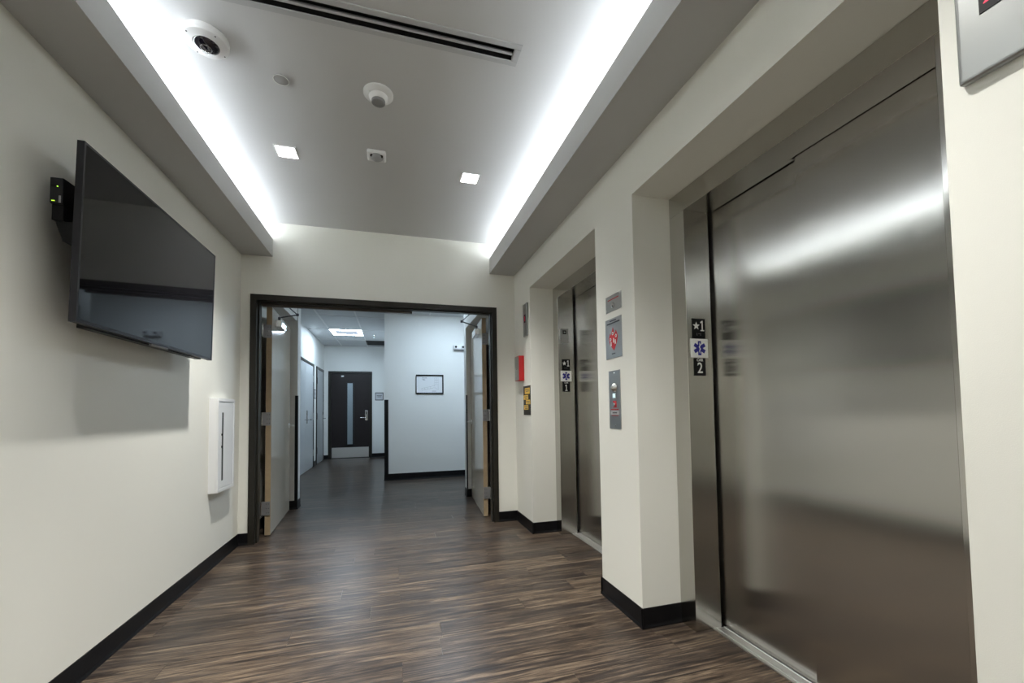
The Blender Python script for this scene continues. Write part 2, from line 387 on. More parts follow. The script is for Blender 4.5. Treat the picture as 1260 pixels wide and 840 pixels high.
def arms(cl, pvw, elbow, shoe):
    a = MB(); a.cyl(pvw, pvw+Z*.045, .012, 12); b = pvw+Z*.040
    a.build('closer_pinion', GPRINT, cl)
    MB().cyl(b, elbow, .0065, 8).build('closer_arm', GPRINT, cl)
    e = MB().cyl(elbow, shoe, .0055, 8); e.lathe(elbow-Z*.012, (0, 0, 1), [(0, 0), (.013, 0), (.013, .024), (0, .024)], 12); e.build('closer_forearm', GPRINT, cl)
    k = MB(); k.lathe(shoe-Z*.010, (0, 0, 1), [(0, 0), (.010, .001), (.014, .008), (.014, .02), (0, .02)], 16); k.box(shoe.x-.035, shoe.x+.035, shoe.y-.012, shoe.y+.012, shoe.z+.008, shoe.z+.016); k.build('closer_shoe', CHROME, cl)
arms(cl, Vector((-1.132, 4.338, 0)) + Matrix.Rotation(math.radians(93.9), 3, 'Z') @ pv, Vector((-.935, 4.66, 2.135)), Vector((-.957, 4.255, 2.142)))
rf, cl, pv = leaf('door_2', 'right beige double-door leaf with oak edge, swung open into hallway', 0.970, 4.345, -1, math.radians(86.3))
arms(cl, Vector((.970, 4.345, 0)) + Matrix.Rotation(math.radians(86.3), 3, 'Z') @ pv, Vector((.748, 4.60, 2.132)), Vector((.782, 4.255, 2.142)))

# ------------------------------------------------------------------ hall shell
m = MB()
m.box(-1.75, -1.25, y1, yS0, 0, zT+.1); m.box(-1.25, -1.10, y1, yS0, 2.235, zT+.1); m.box(-1.75, -1.088, yS0, yS1, 0, zT+.1); m.box(xW-.13, xW, yS1, yW, 0, zT+.1)
struct(m.build('wall_hall_left', HALLW), 'white left wall of the hallway beyond the double doors', 'wall')
m = MB(); m.box(1.10, XE+.1, y1, yS0, 0, zT+.1); m.box(.945, 1.10, y1, yS0, 2.235, zT+.1); m.box(.942, XE+.1, yS0, yS1, 0, zT+.1); m.box(XE, XE+.1, yS1, yP, 0, zT+.1)
struct(m.build('wall_hall_right', HALLW), 'white wall return behind the right door leaf', 'wall')
struct(MB().box(xP, XE+.1, yP, yW, 0, zT+.1).build('wall_hall_partition', HALLW), 'pale wall straight ahead carrying the framed plan', 'wall')
m = MB(); m.box(xW-.13, -1.50, yW, yW+.12, 0, zT+.1); m.box(-.52, xP+.1, yW, yW+.12, 0, zT+.1); m.box(-1.50, -.52, yW, yW+.12, 2.115, zT+.1)
struct(m.build('wall_hall_end', HALLW), 'white end wall around the dark brown door', 'wall')
hc = struct(MB().box(xW-.13, XE+.1, y1, yW+.12, zT+.1, zT+.16).build('ceiling_hall', HALLW), 'suspended grid ceiling of the hallway', 'ceiling')
MB().box(-1.25, 1.10, y1, yS1, zT, zT+.02).build('vestibule_ceiling', HALLW, hc)
# tiles and grid
gx = [-1.82+.61*i for i in range(9)]; gy = [5.19+1.22*i for i in range(6)]
g = MB()
for x in gx: g.box(x-.012, x+.012, yS1, yW, zT-.002, zT+.006) if xW < x < XE else None
for y in gy: g.box(xW, XE, y-.012, y+.012, zT-.0015, zT+.0055) if yS1 < y < yW else None
g.build('ceiling_grid', GRID, hc)
TX0, TY0 = -1.21, 8.85
for i in range(len(gx)-1):
    for j in range(len(gy)-1):
        a, b, c, d = max(gx[i], xW), min(gx[i+1], XE), max(gy[j], yS1), min(gy[j+1], yW)
        if b-a < .05 or d-c < .05: continue
        if c > yP and a > xP+.3: continue
        if abs(a-TX0) < .05 and abs(c-TY0) < .05: c = TY0+.61
        if a < .9 < b and c < 6.7 < d and False: continue
        MB().box(a+.004, b-.004, c+.004, d-.004, zT+.004, zT+.018).build('ceiling_tile', TILE, hc)
def troffer(x, y, label, grp=None):
    t = thing('ceiling_light', label, 'light', (x, y, zT), group=grp)
    h = .295
    MB().box(x-.30, x+.30, y-.30, y+.30, zT+.004, zT+.05).build('housing', WHITEM, t)
    m = MB(); k = .075
    for q in ((x-h, x+h, y-h, y-h+k), (x-h, x+h, y+h-k, y+h), (x-h, x-h+k, y-h+k, y+h-k), (x+h-k, x+h, y-h+k, y+h-k)): m.box(*q, zT-.004, zT+.004)
    m.build('lit_ring', TROFF, t)
    MB().box(x-h+k, x+h-k, y-h+k, y+h-k, zT-.0045, zT+.004).build('centre_panel', TROFC, t)
troffer(-.905, TY0+.305, 'glowing square ring ceiling light in the hallway grid ceiling')
troffer(.92, 6.02, 'added square ceiling light brightening the framed-plan wall, hidden above the doorway')  # unseen lamp, added to brighten the pale partition ahead
# hall baseboards
m = MB(); base_run(m, (-1.25, yS0), (-1.088, yS0), (0, -1)); base_run(m, (-1.088, yS0-.01), (-1.088, yS1+.01), (1, 0)); base_run(m, (-1.25, y1+.014), (-1.25, yS0), (1, 0)); 
for a, b in ((yS1, 7.65), (9.63, 9.93), (10.93, yW)): base_run(m, (xW, a), (xW, b), (1, 0))
struct(m.build('baseboard_hall_left', BASE), 'black base along the hallway left wall', 'baseboard')
m = MB(); base_run(m, (xP-.005, yP), (XE, yP), (0, -1)); base_run(m, (xP, yP), (xP, yW), (-1, 0)); struct(m.build('baseboard_partition', BASE), 'black base under the framed plan wall', 'baseboard')
m = MB(); base_run(m, (.942, yS0), (1.10, yS0), (0, -1)); base_run(m, (.942, yS0-.01), (.942, yS1), (-1, 0)); struct(m.build('baseboard_hall_right', BASE), 'black base on the wall end behind the right door leaf', 'baseboard')
m = MB(); base_run(m, (xW, yW), (-1.515, yW), (0, -1)); base_run(m, (-.505, yW), (xP, yW), (0, -1)); struct(m.build('baseboard_hall_end', BASE), 'black base beside the dark brown door', 'baseboard')
# corner guards
def guard(label, x, y, sx, leg, z1):
    """corner at (x,y); front face looks -y, side face looks sx"""
    m = MB(); a, b = sorted((x+sx*.004, x-sx*leg)); m.box(a, b, y-.004, y, bb, z1); a, b = sorted((x, x+sx*.004)); m.box(a, b, y, y+leg, bb, z1)
    o = m.build('corner_guard', BASE); o['label'] = label; o['category'] = 'corner guard'; return o
guard('black corner guard on the white wall end behind the left door leaf', -1.088, yS0, 1, .028, 1.338)
guard('black corner guard on the wall end behind the right door leaf', .942, yS0, -1, .012, 1.338)
guard('tall black corner guard on the edge of the pale framed-plan wall', xP, yP, -1, .062, 1.335)

# side doors of the hallway, in the left wall
def side_door(name, label, y0, y1_, pair, hinge_far, zt=2.115):
    t = thing(name, label, 'door', (xW, y0, 0), kind='structure')
    m = MB(); m.box(xW, xW+.018, y0-.05, y0, 0, zt+.05); m.box(xW, xW+.018, y1_, y1_+.05, 0, zt+.05); m.box(xW, xW+.018, y0, y1_, zt, zt+.05); m.build('door_frame', FRAME, t)
    mid = y0 + (y1_-y0)*.52
    segs = [(y0+.004, mid-.003), (mid+.003, y1_-.004)] if pair else [(y0+.004, y1_-.004)]
    for a, b in segs: MB().box(xW, xW+.010, a, b, .012, zt-.003, .002).build('leaf', HLEAF, t)
    hy = y1_-.012 if hinge_far else y0+.012
    for z in (1.85, 1.06, .30): MB().box(xW+.008, xW+.022, hy-.014, hy+.014, z-.07, z+.07, .003).build('hinge', FRAME if not pair else CHROME, t)
    ly = (mid+.10 if pair else (y1_-.10 if not hinge_far else y0+.10)); d = 1 if (pair or hinge_far) else -1
    e = MB().box(xW+.010, xW+.024, ly-.032, ly+.032, .93, 1.18, .006).build('lock_plate', CHROME, t)
    MB().box(xW+.024, xW+.028, ly-.020, ly+.020, 1.09, 1.16, .002).build('keypad', BLACK, e)
    m = MB(); m.cyl((xW+.02, ly, 1.0), (xW+.075, ly, 1.0), .011, 12); m.cyl((xW+.072, ly-d*.005, 1.0), (xW+.072, ly+d*.13, 1.0), .009, 12); m.build('lever', CHROME, t)
    if pair: 
        m = MB(); m.cyl((xW+.01, mid-.09, 1.0), (xW+.07, mid-.09, 1.0), .011, 12); m.cyl((xW+.068, mid-.085, 1.0), (xW+.068, mid-.21, 1.0), .009, 12); m.build('lever', CHROME, t)
side_door('door_3', 'pale grey double door in the hallway left wall, nearer of the two', 7.90, 9.58, True, True)
side_door('door_4', 'narrow-looking pale grey single door, farther along the hallway left wall', 10.02, 10.88, False, False)
def roomsign(label, o, r, w_, h_, grp=None):
    r = Vector(r); o = Vector(o); n = r.cross(Z)
    t = thing('room_sign', label, 'sign', o)
    def bx(dx, dz, ww, hh, d0, d1):
        return MB().poly([o+r*(dx-ww/2)+Z*(dz-hh/2)+n*d0, o+r*(dx+ww/2)+Z*(dz-hh/2)+n*d0, o+r*(dx+ww/2)+Z*(dz+hh/2)+n*d0, o+r*(dx-ww/2)+Z*(dz+hh/2)+n*d0], n, d1-d0)
    bx(0, 0, w_, h_, 0, .008).build('plaque', FRAME, t); bx(0, 0, w_-.03, h_-.035, .008, .010).build('face', LGREY, t)
    m = MB()
    for k, ww in ((.02, .6), (-.01, .45)):
        q = o+Z*k+n*.010; m.poly([q-r*w_*ww/2-Z*.006, q+r*w_*ww/2-Z*.006, q+r*w_*ww/2+Z*.006, q-r*w_*ww/2+Z*.006], n, .0008)
    m.build('lettering', GPRINT, t)
roomsign('small grey room sign right of the dark brown door', (-.325, yW, 1.53), (1, 0, 0), .20, .20)
roomsign('small room sign between the two pale hallway doors', (xW, 9.80, 1.54), (0, 1, 0), .20, .20)
roomsign('small grey room sign in the far left hallway corner', (xW, 10.99, 1.53), (0, 1, 0), .08, .22)

# dark end door
t = thing('door_5', 'dark brown door with narrow vision glass at the hallway end', 'door', (-1.50, yW, 0), kind='structure')
m = MB(); m.box(-1.520, -1.452, yW-.015, yW+.12, 0, 2.16); m.box(-.560, -.498, yW-.015, yW+.12, 0, 2.16); m.box(-1.465, -.555, yW-.015, yW+.12, 2.11, 2.16); m.build('door_frame', FRAME, t)
DFR = mat('lite_frame', (0.008, 0.008, 0.010), .4)
a, b = -1.461, -.559; wx0, wx1, wz0, wz1 = -1.11, -.93, .33, 1.88
m = MB()
for q in ((a, wx0, .012, 2.107), (wx1, b, .012, 2.107), (wx0, wx1, .012, wz0), (wx0, wx1, wz1, 2.107)): m.box(q[0], q[1], yW+.02, yW+.065, q[2], q[3])
m.build('leaf', DLEAF, t)
m = MB(); k = .038
for q in ((wx0-.01, wx0+k-.01, wz0-.01, wz1+.01), (wx1-k+.01, wx1+.01, wz0-.01, wz1+.01), (wx0, wx1, wz0-.01, wz0+.015), (wx0, wx1, wz1-.015, wz1+.01)): m.box(q[0], q[1], yW+.008, yW+.020, q[2], q[3])
lt = m.build('vision_frame', DFR, t)
MB().box(wx0+.001, wx1-.001, yW+.038, yW+.044, wz0+.001, wz1-.001).build('vision_glass', GLASS, lt)
MB().box(a+.02, b-.02, yW+.0175, yW+.020, .02, .27, 0).build('kick_plate', ALU, t)
e = MB().box(-.665, -.605, yW+.005, yW+.020, .93, 1.18, .005).build('lock_plate', CHROME, t)
MB().box(-.648, -.622, yW+.001, yW+.005, 1.08, 1.16, .001).build('keypad', BLACK, e)
m = MB(); m.cyl((-.635, yW+.01, 1.0), (-.635, yW-.05, 1.0), .011, 12); m.cyl((-.63, yW-.045, 1.0), (-.78, yW-.045, 1.0), .010, 12); m.build('lever', CHROME, t)
MB().box(-1.225, -1.165, yW+.006, yW+.02, 2.02, 2.055, .003).build('closer_bracket', WHITE, t)
# room behind the end door
m = MB(); m.box(-2.2, 0.4, 13.5, 13.6, 0, 2.8); m.box(-2.3, -2.2, yW+.12, 13.6, 0, 2.8); m.box(.3, .4, yW+.12, 13.6, 0, 2.8); m.box(-2.3, .4, yW+.12, 13.6, 2.7, 2.8); m.box(-2.3, -1.52, yW+.12, yW+.14, 0, 2.8); m.box(-.5, .4, yW+.12, yW+.14, 0, 2.8)
struct(m.build('wall_end_room', HALLW), 'pale room seen through the vision glass', 'wall')
area('end_room_light', (-1.0, 12.5, 2.65), 1, 1, 7, (.6, .78, 1))

# partition objects
t = thing('framed_plan', 'small black-framed floor plan hanging on the pale wall ahead', 'picture', (.60, yP, 1.6))
x0, x1, z0, z1 = .385, .850, 1.430, 1.760; k = .021
m = MB()
for q in ((x0, x1, z0, z0+k), (x0, x1, z1-k, z1), (x0, x0+.008, z0+k, z1-k), (x1-k, x1, z0+k, z1-k)): m.box(q[0], q[1], yP-.022, yP, q[2], q[3])
m.build('frame', BLACK, t)
pp = MB().box(x0+.008, x1-k, yP-.008, yP, z0+k, z1-k).build('plan_sheet', PAPER, t)
m = MB(); q = yP-.0095
def ln(xa, za, xb, zb, w_=.003):
    d = Vector((xb-xa, 0, zb-za)); n = Vector((-d.z, 0, d.x)).normalized()*w_/2; A = Vector((xa, q, za)); B_ = Vector((xb, q, zb))
    m.poly([A-n, B_-n, B_+n, A+n], (0, 1, 0), .001)
ln(.485, 1.705, .57, 1.705, .008); ln(.49, 1.68, .53, 1.68, .006); ln(.50, 1.668, .54, 1.668, .006); ln(.655, 1.478, .725, 1.478, .007)
for a_, b_, c_2, d_ in ((.70, 1.71, .70, 1.56), (.76, 1.71, .76, 1.56), (.73, 1.71, .73, 1.60), (.70, 1.71, .76, 1.71), (.70, 1.67, .76, 1.67), (.70, 1.63, .76, 1.63), (.70, 1.59, .76, 1.59), (.48, 1.49, .70, 1.54), (.48, 1.525, .70, 1.575), (.48, 1.49, .48, 1.525), (.53, 1.50, .53, 1.535), (.58, 1.513, .58, 1.548), (.63, 1.525, .63, 1.56), (.70, 1.54, .76, 1.50), (.76, 1.56, .76, 1.50)): ln(a_, b_, c_2, d_, .0022)
m.build('plan_lines', GREY, pp)
t = thing('emergency_light', 'white twin-head emergency light high on the pale hallway wall', 'emergency light', (1.12, yP, 2.25))
MB().box(1.02, 1.23, yP-.055, yP, 2.205, 2.285, .012, 3).build('housing', WHITE, t)
MB().box(1.04, 1.21, yP-.04, yP, 2.19, 2.206, .004).build('lower_tray', GREY, t)
for x in (1.062, 1.188):
    o = MB().lathe((x, yP-.05, 2.252), (0, -1, -.15), [(0, 0), (.030, 0), (.036, .03), (.036, .045), (.030, .048), (0, .042)], 20).build('lamp_head', WHITE, t)
    MB().lathe((x, yP-.0925, 2.246), (0, -1, -.15), [(0, 0), (.022, 0), (.018, .004), (0, .006)], 20).build('lens', BLACK, o)
# hall ceiling grille and sprinkler
t = thing('return_grille', 'dark return air grille in the hallway ceiling by the end wall', 'vent', (-.34, 10.4, zT))
MB().box(-.59, -.16, 10.08, 10.72, zT-.0015, zT+.003).build('throat', DARK, t)
m = MB()
for q in ((-.60, -.15, 10.06, 10.09), (-.60, -.15, 10.71, 10.74), (-.60, -.575, 10.09, 10.71), (-.175, -.15, 10.09, 10.71)): m.box(*q, zT-.006, zT)
m.build('rim', BLACK, t)
t = thing('fire_sprinkler', 'small chrome sprinkler head in the hallway ceiling', 'sprinkler', (-.37, 9.33, zT))
MB().lathe((-.37, 9.33, zT), (0, 0, -1), [(0, 0), (.04, 0), (.038, .006), (.012, .010), (.010, .03), (.006, .04), (.006, .055), (.022, .056), (.022, .060), (0, .060)], 20).build('body', CHROME, t)

# ------------------------------------------------------------------ elevators
def elevator(nm, a, b, label, near_jamb, split):
    """alcove from y=a (near) to y=b (far)"""
    t = thing('elevator_entrance', label, 'elevator', (xA, (a+b)/2, 0))
    fj = b-.114; nj = a+near_jamb
    def jam(y0, y1_, xe): return MB().box(xA, xe, y0, y1_, 0, zO, .0012, 1)
    j = jam(fj, b-.001, 1.612).build('jamb', STEELF, t); jam(a+.001, nj, 1.600).build('jamb', STEELF, t)
    MB().box(xA, 1.600, a+.001, b-.001, zO+.0005, zH-.001, .0012, 1).build('header', STEELF, t)
    MB().box(1.600, 1.621, split+.012, fj-.0, zO+.0005, zO+.03).build('header_return', STEELF, t)
    MB().box(1.629, 1.655, split-.06, fj+.02, .010, 2.20, .001, 1).build('door_panel', STEEL, t)
    p = MB().box(1.604, 1.626, nj-.04, split, .010, 2.20, .001, 1).build('door_panel', STEEL, t)
    # sill with grooves
    m = MB(); gs = [(1.562, 1.578), (1.582, 1.602), (1.6275, 1.628), (1.6575, 1.664)]
    m.box(1.560, 1.665, nj, fj, -.004, .002); 
    for q in ((1.560, 1.574), (1.580, 1.603), (1.6262, 1.6285), (1.656, 1.665)): m.box(q[0], q[1], nj, fj, .002, .006)
    m.build('sill', ALU, t)
    MB().box(1.665, 1.74, a, b, -.02, -.01).build('sill_void', DARK, t)
    return t, fj
e2, f2 = elevator('e2', *alcoves[0], 'near stainless steel elevator entrance marked car 2', .128, 1.284)
e1, f1 = elevator('e1', *alcoves[1], 'far stainless steel elevator entrance marked car 1', .114, 2.98)
def star_pts(c, r, n=5, inner=.42, rot=math.pi/2):
    out = []
    for i in range(2*n):
        a = rot+math.pi*i/n; q = r if i % 2 == 0 else r*inner; out.append(c + X*math.cos(a)*q + Z*math.sin(a)*q)
    return out
def one(m, c, h):
    """a serifed figure 1 of height h centred on c, facing -y"""
    w = h*.5; pts = [(-w*.42, -h*.5), (w*.42, -h*.5), (w*.42, -h*.40), (w*.12, -h*.40), (w*.12, h*.5), (-w*.08, h*.5), (-w*.42, h*.36), (-w*.42, h*.25), (-w*.12, h*.33), (-w*.12, -h*.40), (-w*.42, -h*.40)]
    m.poly([c+X*a+Z*b for a, b in pts], (0, -1, 0), .001)
def jamb_signs(fj, num, lan):
    y = fj; cx = 1.530; which = 'near elevator jamb' if num == '2' else 'far elevator jamb'
    t = thing('floor_plate', 'black floor plate with white star and 1 on the %s' % which, 'sign', (cx, y, 1.534))
    q = MB().box(cx-.040, cx+.040, y-.003, y, 1.482, 1.587, .001, 1).build('plate', BLACK, t)
    m = MB(); m.poly(star_pts(Vector((cx-.016, y-.003, 1.548)), .022), (0, -1, 0), .001); one(m, Vector((cx+.021, y-.003, 1.549)), .054); m.build('star_and_number', WPRINT, q)
    m = MB()
    for dx, dz in ((-.012, 0), (0, 0), (.010, 0), (-.012, -.007), (.010, -.007)): m.lathe((cx+dx, y-.003, 1.508+dz), (0, -1, 0), [(.0022, 0), (.0015, .0008), (0, .001)], 8)
    m.build('braille_dots', GREY, q)
    t = thing('star_of_life_plate', 'white plate with blue star of life on the %s' % which, 'sign', (cx, y, 1.432))
    q = MB().box(cx-.053, cx+.053, y-.004, y, 1.383, 1.481, .001, 1).build('plate', WPRINT, t)
    m = MB(); c = Vector((cx, y-.004, 1.432))
    for k in range(3):
        a = math.pi/2+math.pi*k/3; d = X*math.cos(a)+Z*math.sin(a); n = X*-math.sin(a)+Z*math.cos(a)
        m.poly([c-d*.037-n*.0095, c+d*.037-n*.0095, c+d*.037+n*.0095, c-d*.037+n*.0095], (0, -1, 0), .001+.0001*k)
    sx_ = m.build('star_of_life', BLUEP, q)
    m = MB(); m.box(cx-.0012, cx+.0012, y-.0062, y-.0052, 1.405, 1.461)
    pts = [(.000, 1.455), (.006, 1.449), (-.005, 1.438), (.005, 1.428), (-.003, 1.418), (.001, 1.408)]
    for (xa, za), (xb, zb) in zip(pts, pts[1:]):
        A = Vector((cx+xa, y-.0054, za)); B_ = Vector((cx+xb, y-.0054, zb)); d = (B_-A).normalized(); n = Vector((-d.z, 0, d.x))*.0016
        m.poly([A-n, B_-n, B_+n, A+n], (0, -1, 0), .0008)
    m.build('serpent_staff', WPRINT, sx_)
    t = thing('car_number_plate', 'black plate reading car %s on the %s' % (num, which), 'sign', (cx, y, 1.334))
    q = MB().box(cx-.036, cx+.036, y-.003, y, 1.289, 1.380, .001, 1).build('plate', BLACK, t)
    m = MB(); m.text('CAR', (cx, y-.003, 1.370), X, Z, .020); m.build('lettering', WPRINT, q)
    m = MB()
    if num == '1': one(m, Vector((cx, y-.003, 1.325)), .056)
    else: m.text(num, (cx, y-.003, 1.327), X, Z, .078, wide=.9)
    m.build('number', WPRINT, q)
    if lan:
        t = thing('jamb_indicator', 'small steel position indicator with black display on far elevator jamb', 'indicator', (cx-.01, y, 1.80))
        q = MB().box(cx-.05, cx+.028, y-.006, y, 1.735, 1.868, .002).build('plate', PLATE, t)
        w_ = MB().box(cx-.028, cx+.008, y-.0075, y-.006, 1.818, 1.853, .001, 1).build('display', BLACK, q)
        m = MB(); c = Vector((cx-.010, y-.0078, 1.8355)); m.poly([c-X*.009, c+X*.001+Z*.008, c+X*.001+Z*.003, c+X*.009+Z*.003, c+X*.009-Z*.003, c+X*.001-Z*.003, c+X*.001-Z*.008], (0, -1, 0), .0006); m.build('arrow', WPRINT, w_)
jamb_signs(f2, '2', False); jamb_signs(f1, '1', True)

# ------------------------------------------------------------------ things on the right wall (plates face -x; right hand = -y)
RW = xR
def plate(x_, ya_, yb_, z0, z1, d=.003, bev=.001): return MB().box(x_-d, x_, ya_, yb_, z0, z1, bev, 1)
def screws(pts, par, x_, r=.004):
    m = MB()
    for yy, zz in pts: m.lathe((x_, yy, zz), (-1, 0, 0), [(r, 0), (r*.8, .0012), (0, .0016)], 10)
    return m.build('screw', CHROME, par)
# fire service key plate
t = thing('key_switch_plate', 'small steel key switch plate with red text, top of pier', 'key switch', (RW, 2.113, 1.737))
q = plate(RW, 2.026, 2.202, 1.690, 1.786).build('plate', PLATE, t)
for yy in (2.040, 2.188):
    for zz in (1.703, 1.773): screws([(yy, zz)], q, RW-.003)
o = MB().lathe((RW-.003, 2.114, 1.722), (-1, 0, 0), [(0, 0), (.016, 0), (.015, .006), (.009, .007), (0, .007)], 24).build('key_cylinder', CHROME, t)
MB().box(RW-.0108, RW-.0098, 2.1125, 2.1155, 1.710, 1.722).build('key_slot', DARK, o)
m = MB(); 
for i in range(14): m.box(RW-.0036, RW-.003, 2.055+i*.0088, 2.0615+i*.0088, 1.757, 1.7635)
m.build('red_lettering', REDP, t)
# stairs sign
t = thing('fire_stairs_sign', 'steel sign with red flame emblem on the pier between elevators', 'sign', (RW, 2.12, 1.533))
q = plate(RW, 2.030, 2.212, 1.418, 1.650).build('plate', PLATE, t)
def P(u, v): return Vector((RW-.003, 2.121-u, 1.530+v))
m = MB()
for i in range(9): m.box(RW-.0037, RW-.003, 2.088+i*.008, 2.0935+i*.008, 1.632, 1.638)
for i in range(17): m.box(RW-.0037, RW-.003, 2.050+i*.0084, 2.0565+i*.0084, 1.618, 1.625)
m.build('lettering', GPRINT, q)
m = MB()
for i in range(5): m.box(RW-.0037, RW-.003, 2.104+i*.008, 2.1095+i*.008, 1.440, 1.446)
m.build('footer_lettering', GPRINT, q)
m = MB(); m.poly([P(-.052, .002), P(-.036, .036), P(-.030, .020), P(-.004, .066), P(.010, .030), P(.014, .024), P(.030, .046), P(.050, .008), P(.038, -.026), P(.006, -.070), P(-.036, -.036)], (-1, 0, 0), .0008)
fl_ = m.build('flame_emblem', REDP, q)
m = MB()
for u, v in ((-.032, -.002), (-.006, .030), (.030, .012)):
    m.lathe(P(u, v)+Vector((-.0008, 0, 0)), (-1, 0, 0), [(.0095, 0), (.0095, .0006), (0, .0006)], 16)
for u, v in ((-.026, -.030), (.004, -.012), (.022, -.022)):
    a = P(u, v)+Vector((-.0008, 0, 0)); m.poly([a-Y*.004+Z*.014, a+Y*.004+Z*.014, a+Y*.007-Z*.014, a+Y*.001-Z*.008, a-Y*.006-Z*.014], (-1, 0, 0), .0006)
m.build('pictogram_figures', WPRINT, fl_)
for u, v in ((-.032, -.002), (-.006, .030), (.030, .012)):
    MB().box(RW-.0052, RW-.0044, 2.121-u-.005, 2.121-u+.005, 1.530+v-.004, 1.530+v+.004).build('pictogram_mark', GREY, fl_)
# hall call station
t = thing('call_station', 'tall steel elevator call station with dome button and red key', 'call station', (RW, 2.123, 1.179))
q = plate(RW, 2.060, 2.187, 1.010, 1.346).build('plate', PLATE, t)
screws([(2.123, 1.330)], q, RW-.003, .005); screws([(2.123, 1.030)], q, RW-.003, .005)
MB().lathe((RW-.003, 2.124, 1.246), (-1, 0, 0), [(0, 0), (.027, 0), (.026, .004), (.021, .008), (.018, .014), (.010, .019), (0, .021)], 28).build('dome_button', CHROME, t)
q2 = MB().box(RW-.006, RW-.003, 2.108, 2.142, 1.184, 1.216, .001, 1).build('button_surround', CHROME, t)
MB().box(RW-.0075, RW-.006, 2.112, 2.138, 1.188, 1.212).build('call_button', LCD, q2)
q2 = MB().box(RW-.0038, RW-.003, 2.104, 2.144, 1.132, 1.170).build('red_patch', REDP, t)
MB().lathe((RW-.0038, 2.128, 1.148), (-1, 0, 0), [(0, 0), (.013, 0), (.012, .007), (0, .008)], 20).build('key_switch', CHROME, q2)
m = MB(); m.box(RW-.0038, RW-.003, 2.082, 2.166, 1.118, 1.123); m.box(RW-.0038, RW-.003, 2.086, 2.160, 1.084, 1.087); m.build('red_lettering', REDP, q)
m = MB(); 
for i in range(6): m.box(RW-.0045, RW-.0038, 2.100+i*.0085, 2.106+i*.0085, 1.098, 1.106)
q3 = MB().box(RW-.0038, RW-.003, 2.082, 2.168, 1.092, 1.112).build('label_strip', LGREY, q); m.build('label_text', GPRINT, q3)
# hall lanterns: one beyond the far elevator, one by the near elevator
def lantern(y0, y1_, label, digit):
    z0, z1 = 1.826, 2.14
    t = thing('hall_indicator', label, 'indicator', (RW, (y0+y1_)/2, (z0+z1)/2), group=None)
    q = MB().box(RW-.018, RW, y0, y1_, z0, z1, .008, 3).build('housing', LANT, t)
    yc = y1_ - (y1_-y0)*.50
    w_ = MB().box(RW-.0195, RW-.018, yc-.022, yc+.022, 1.955, 2.035, .0005, 1).build('display', BLACK, q)
    m = MB(); m.text(digit, (RW-.0195, yc, 1.992), -Y, Z, .062); m.build('digit', DISPG, w_)
lantern(3.668, 3.782, 'slim steel hall indicator on the wall beyond the far elevator', '1')
lantern(0.455, 0.580, 'steel hall indicator with red digit beside the near elevator', '2')
# red cabinet
t = thing('fire_key_box', 'small red box with steel front near the far right corner', 'fire box', (RW, 3.89, 1.53))
bx_ = MB().box(RW-.052, RW, 3.822, 3.965, 1.412, 1.655, .003).build('red_case', RED, t)
dr = MB().box(RW-.055, RW-.052, 3.828, 3.960, 1.418, 1.649, .001, 1).build('steel_door', PLATE, t)
MB().lathe((RW-.055, 3.894, 1.532), (-1, 0, 0), [(0, 0), (.012, 0), (.011, .008), (0, .009)], 16).build('lock', CHROME, dr)
# yellow notice
t = thing('notice_plate', 'black notice plate with four staggered yellow patches below the red box', 'sign', (RW, 3.742, 1.217))
q = MB().box(RW-.004, RW, 3.638, 3.846, 1.078, 1.356, .001, 1).build('plate', BLACK, t)
for (ya_, yb_, z0, z1) in ((3.655, 3.80, 1.278, 1.335), (3.70, 3.836, 1.225, 1.268), (3.645, 3.77, 1.180, 1.222), (3.70, 3.830, 1.130, 1.172)):
    pz = MB().box(RW-.0048, RW-.004, ya_, yb_, z0, z1).build('yellow_patch', YELLOW, q)
    m = MB()
    for k in range(2): m.box(RW-.0053, RW-.0048, ya_+.012, yb_-.012-.02*k, z1-.018-.016*k, z1-.012-.016*k)
    m.build('patch_text', GPRINT, pz)

# ------------------------------------------------------------------ left wall: television, media box, extinguisher cabinet
ty0, ty1 = 1.925, 3.138; tz0, tz1 = 1.478, 2.172; xf0, xf1 = -1.136, -1.124   # front plane at bottom and top
t = thing('television', 'large black flat television mounted on the left wall', 'television', (xL, (ty0+ty1)/2, 1.83))
def tvx(z): return xf0+(xf1-xf0)*(z-tz0)/(tz1-tz0)
def slab(y0, y1_, z0, z1, d0, d1):
    """slab parallel to the tilted screen, from depth d0 to d1 behind the front plane"""
    return MB().poly([(tvx(z0)-d1, y0, z0), (tvx(z1)-d1, y0, z1), (tvx(z1)-d0, y0, z1), (tvx(z0)-d0, y0, z0)], (0, 1, 0), y1_-y0)
TVB = mat('tv_bezel', (0.010, 0.010, 0.014), 0.4, spec=0.35)
fr_ = slab(ty0, ty1, tz0, tz1, .0015, .022).build('panel_back', TVB, t)
m = MB(); k = .009
for (a, b, c, d) in ((ty0, ty1, tz0, tz0+.014), (ty0, ty1, tz1-k, tz1), (ty0, ty0+k, tz0+.014, tz1-k), (ty1-k, ty1, tz0+.014, tz1-k)):
    m.bm.from_mesh((lambda mm: mm)(slab(a, b, c, d, -.0015, .0015).build('tmp', TVB).data))
for o in [o for o in bpy.data.objects if o.name.startswith('tmp')]: bpy.data.objects.remove(o)
m.build('bezel', TVB, t)
slab(ty0+k, ty1-k, tz0+.014, tz1-k, 0, .0015).build('screen', SCREEN, t)
slab(ty0+.10, ty1-.10, tz0-.006, tz0+.50, .022, .055).build('rear_housing', BLACK, t)
m = MB(); m.box(xL, xL+.025, 2.25, 2.85, 1.62, 2.02, .003); m.box(xL+.025, xL+.085, 2.30, 2.34, 1.55, 2.05); m.box(xL+.025, xL+.085, 2.76, 2.80, 1.55, 2.05); m.build('wall_mount', BLACK, t)
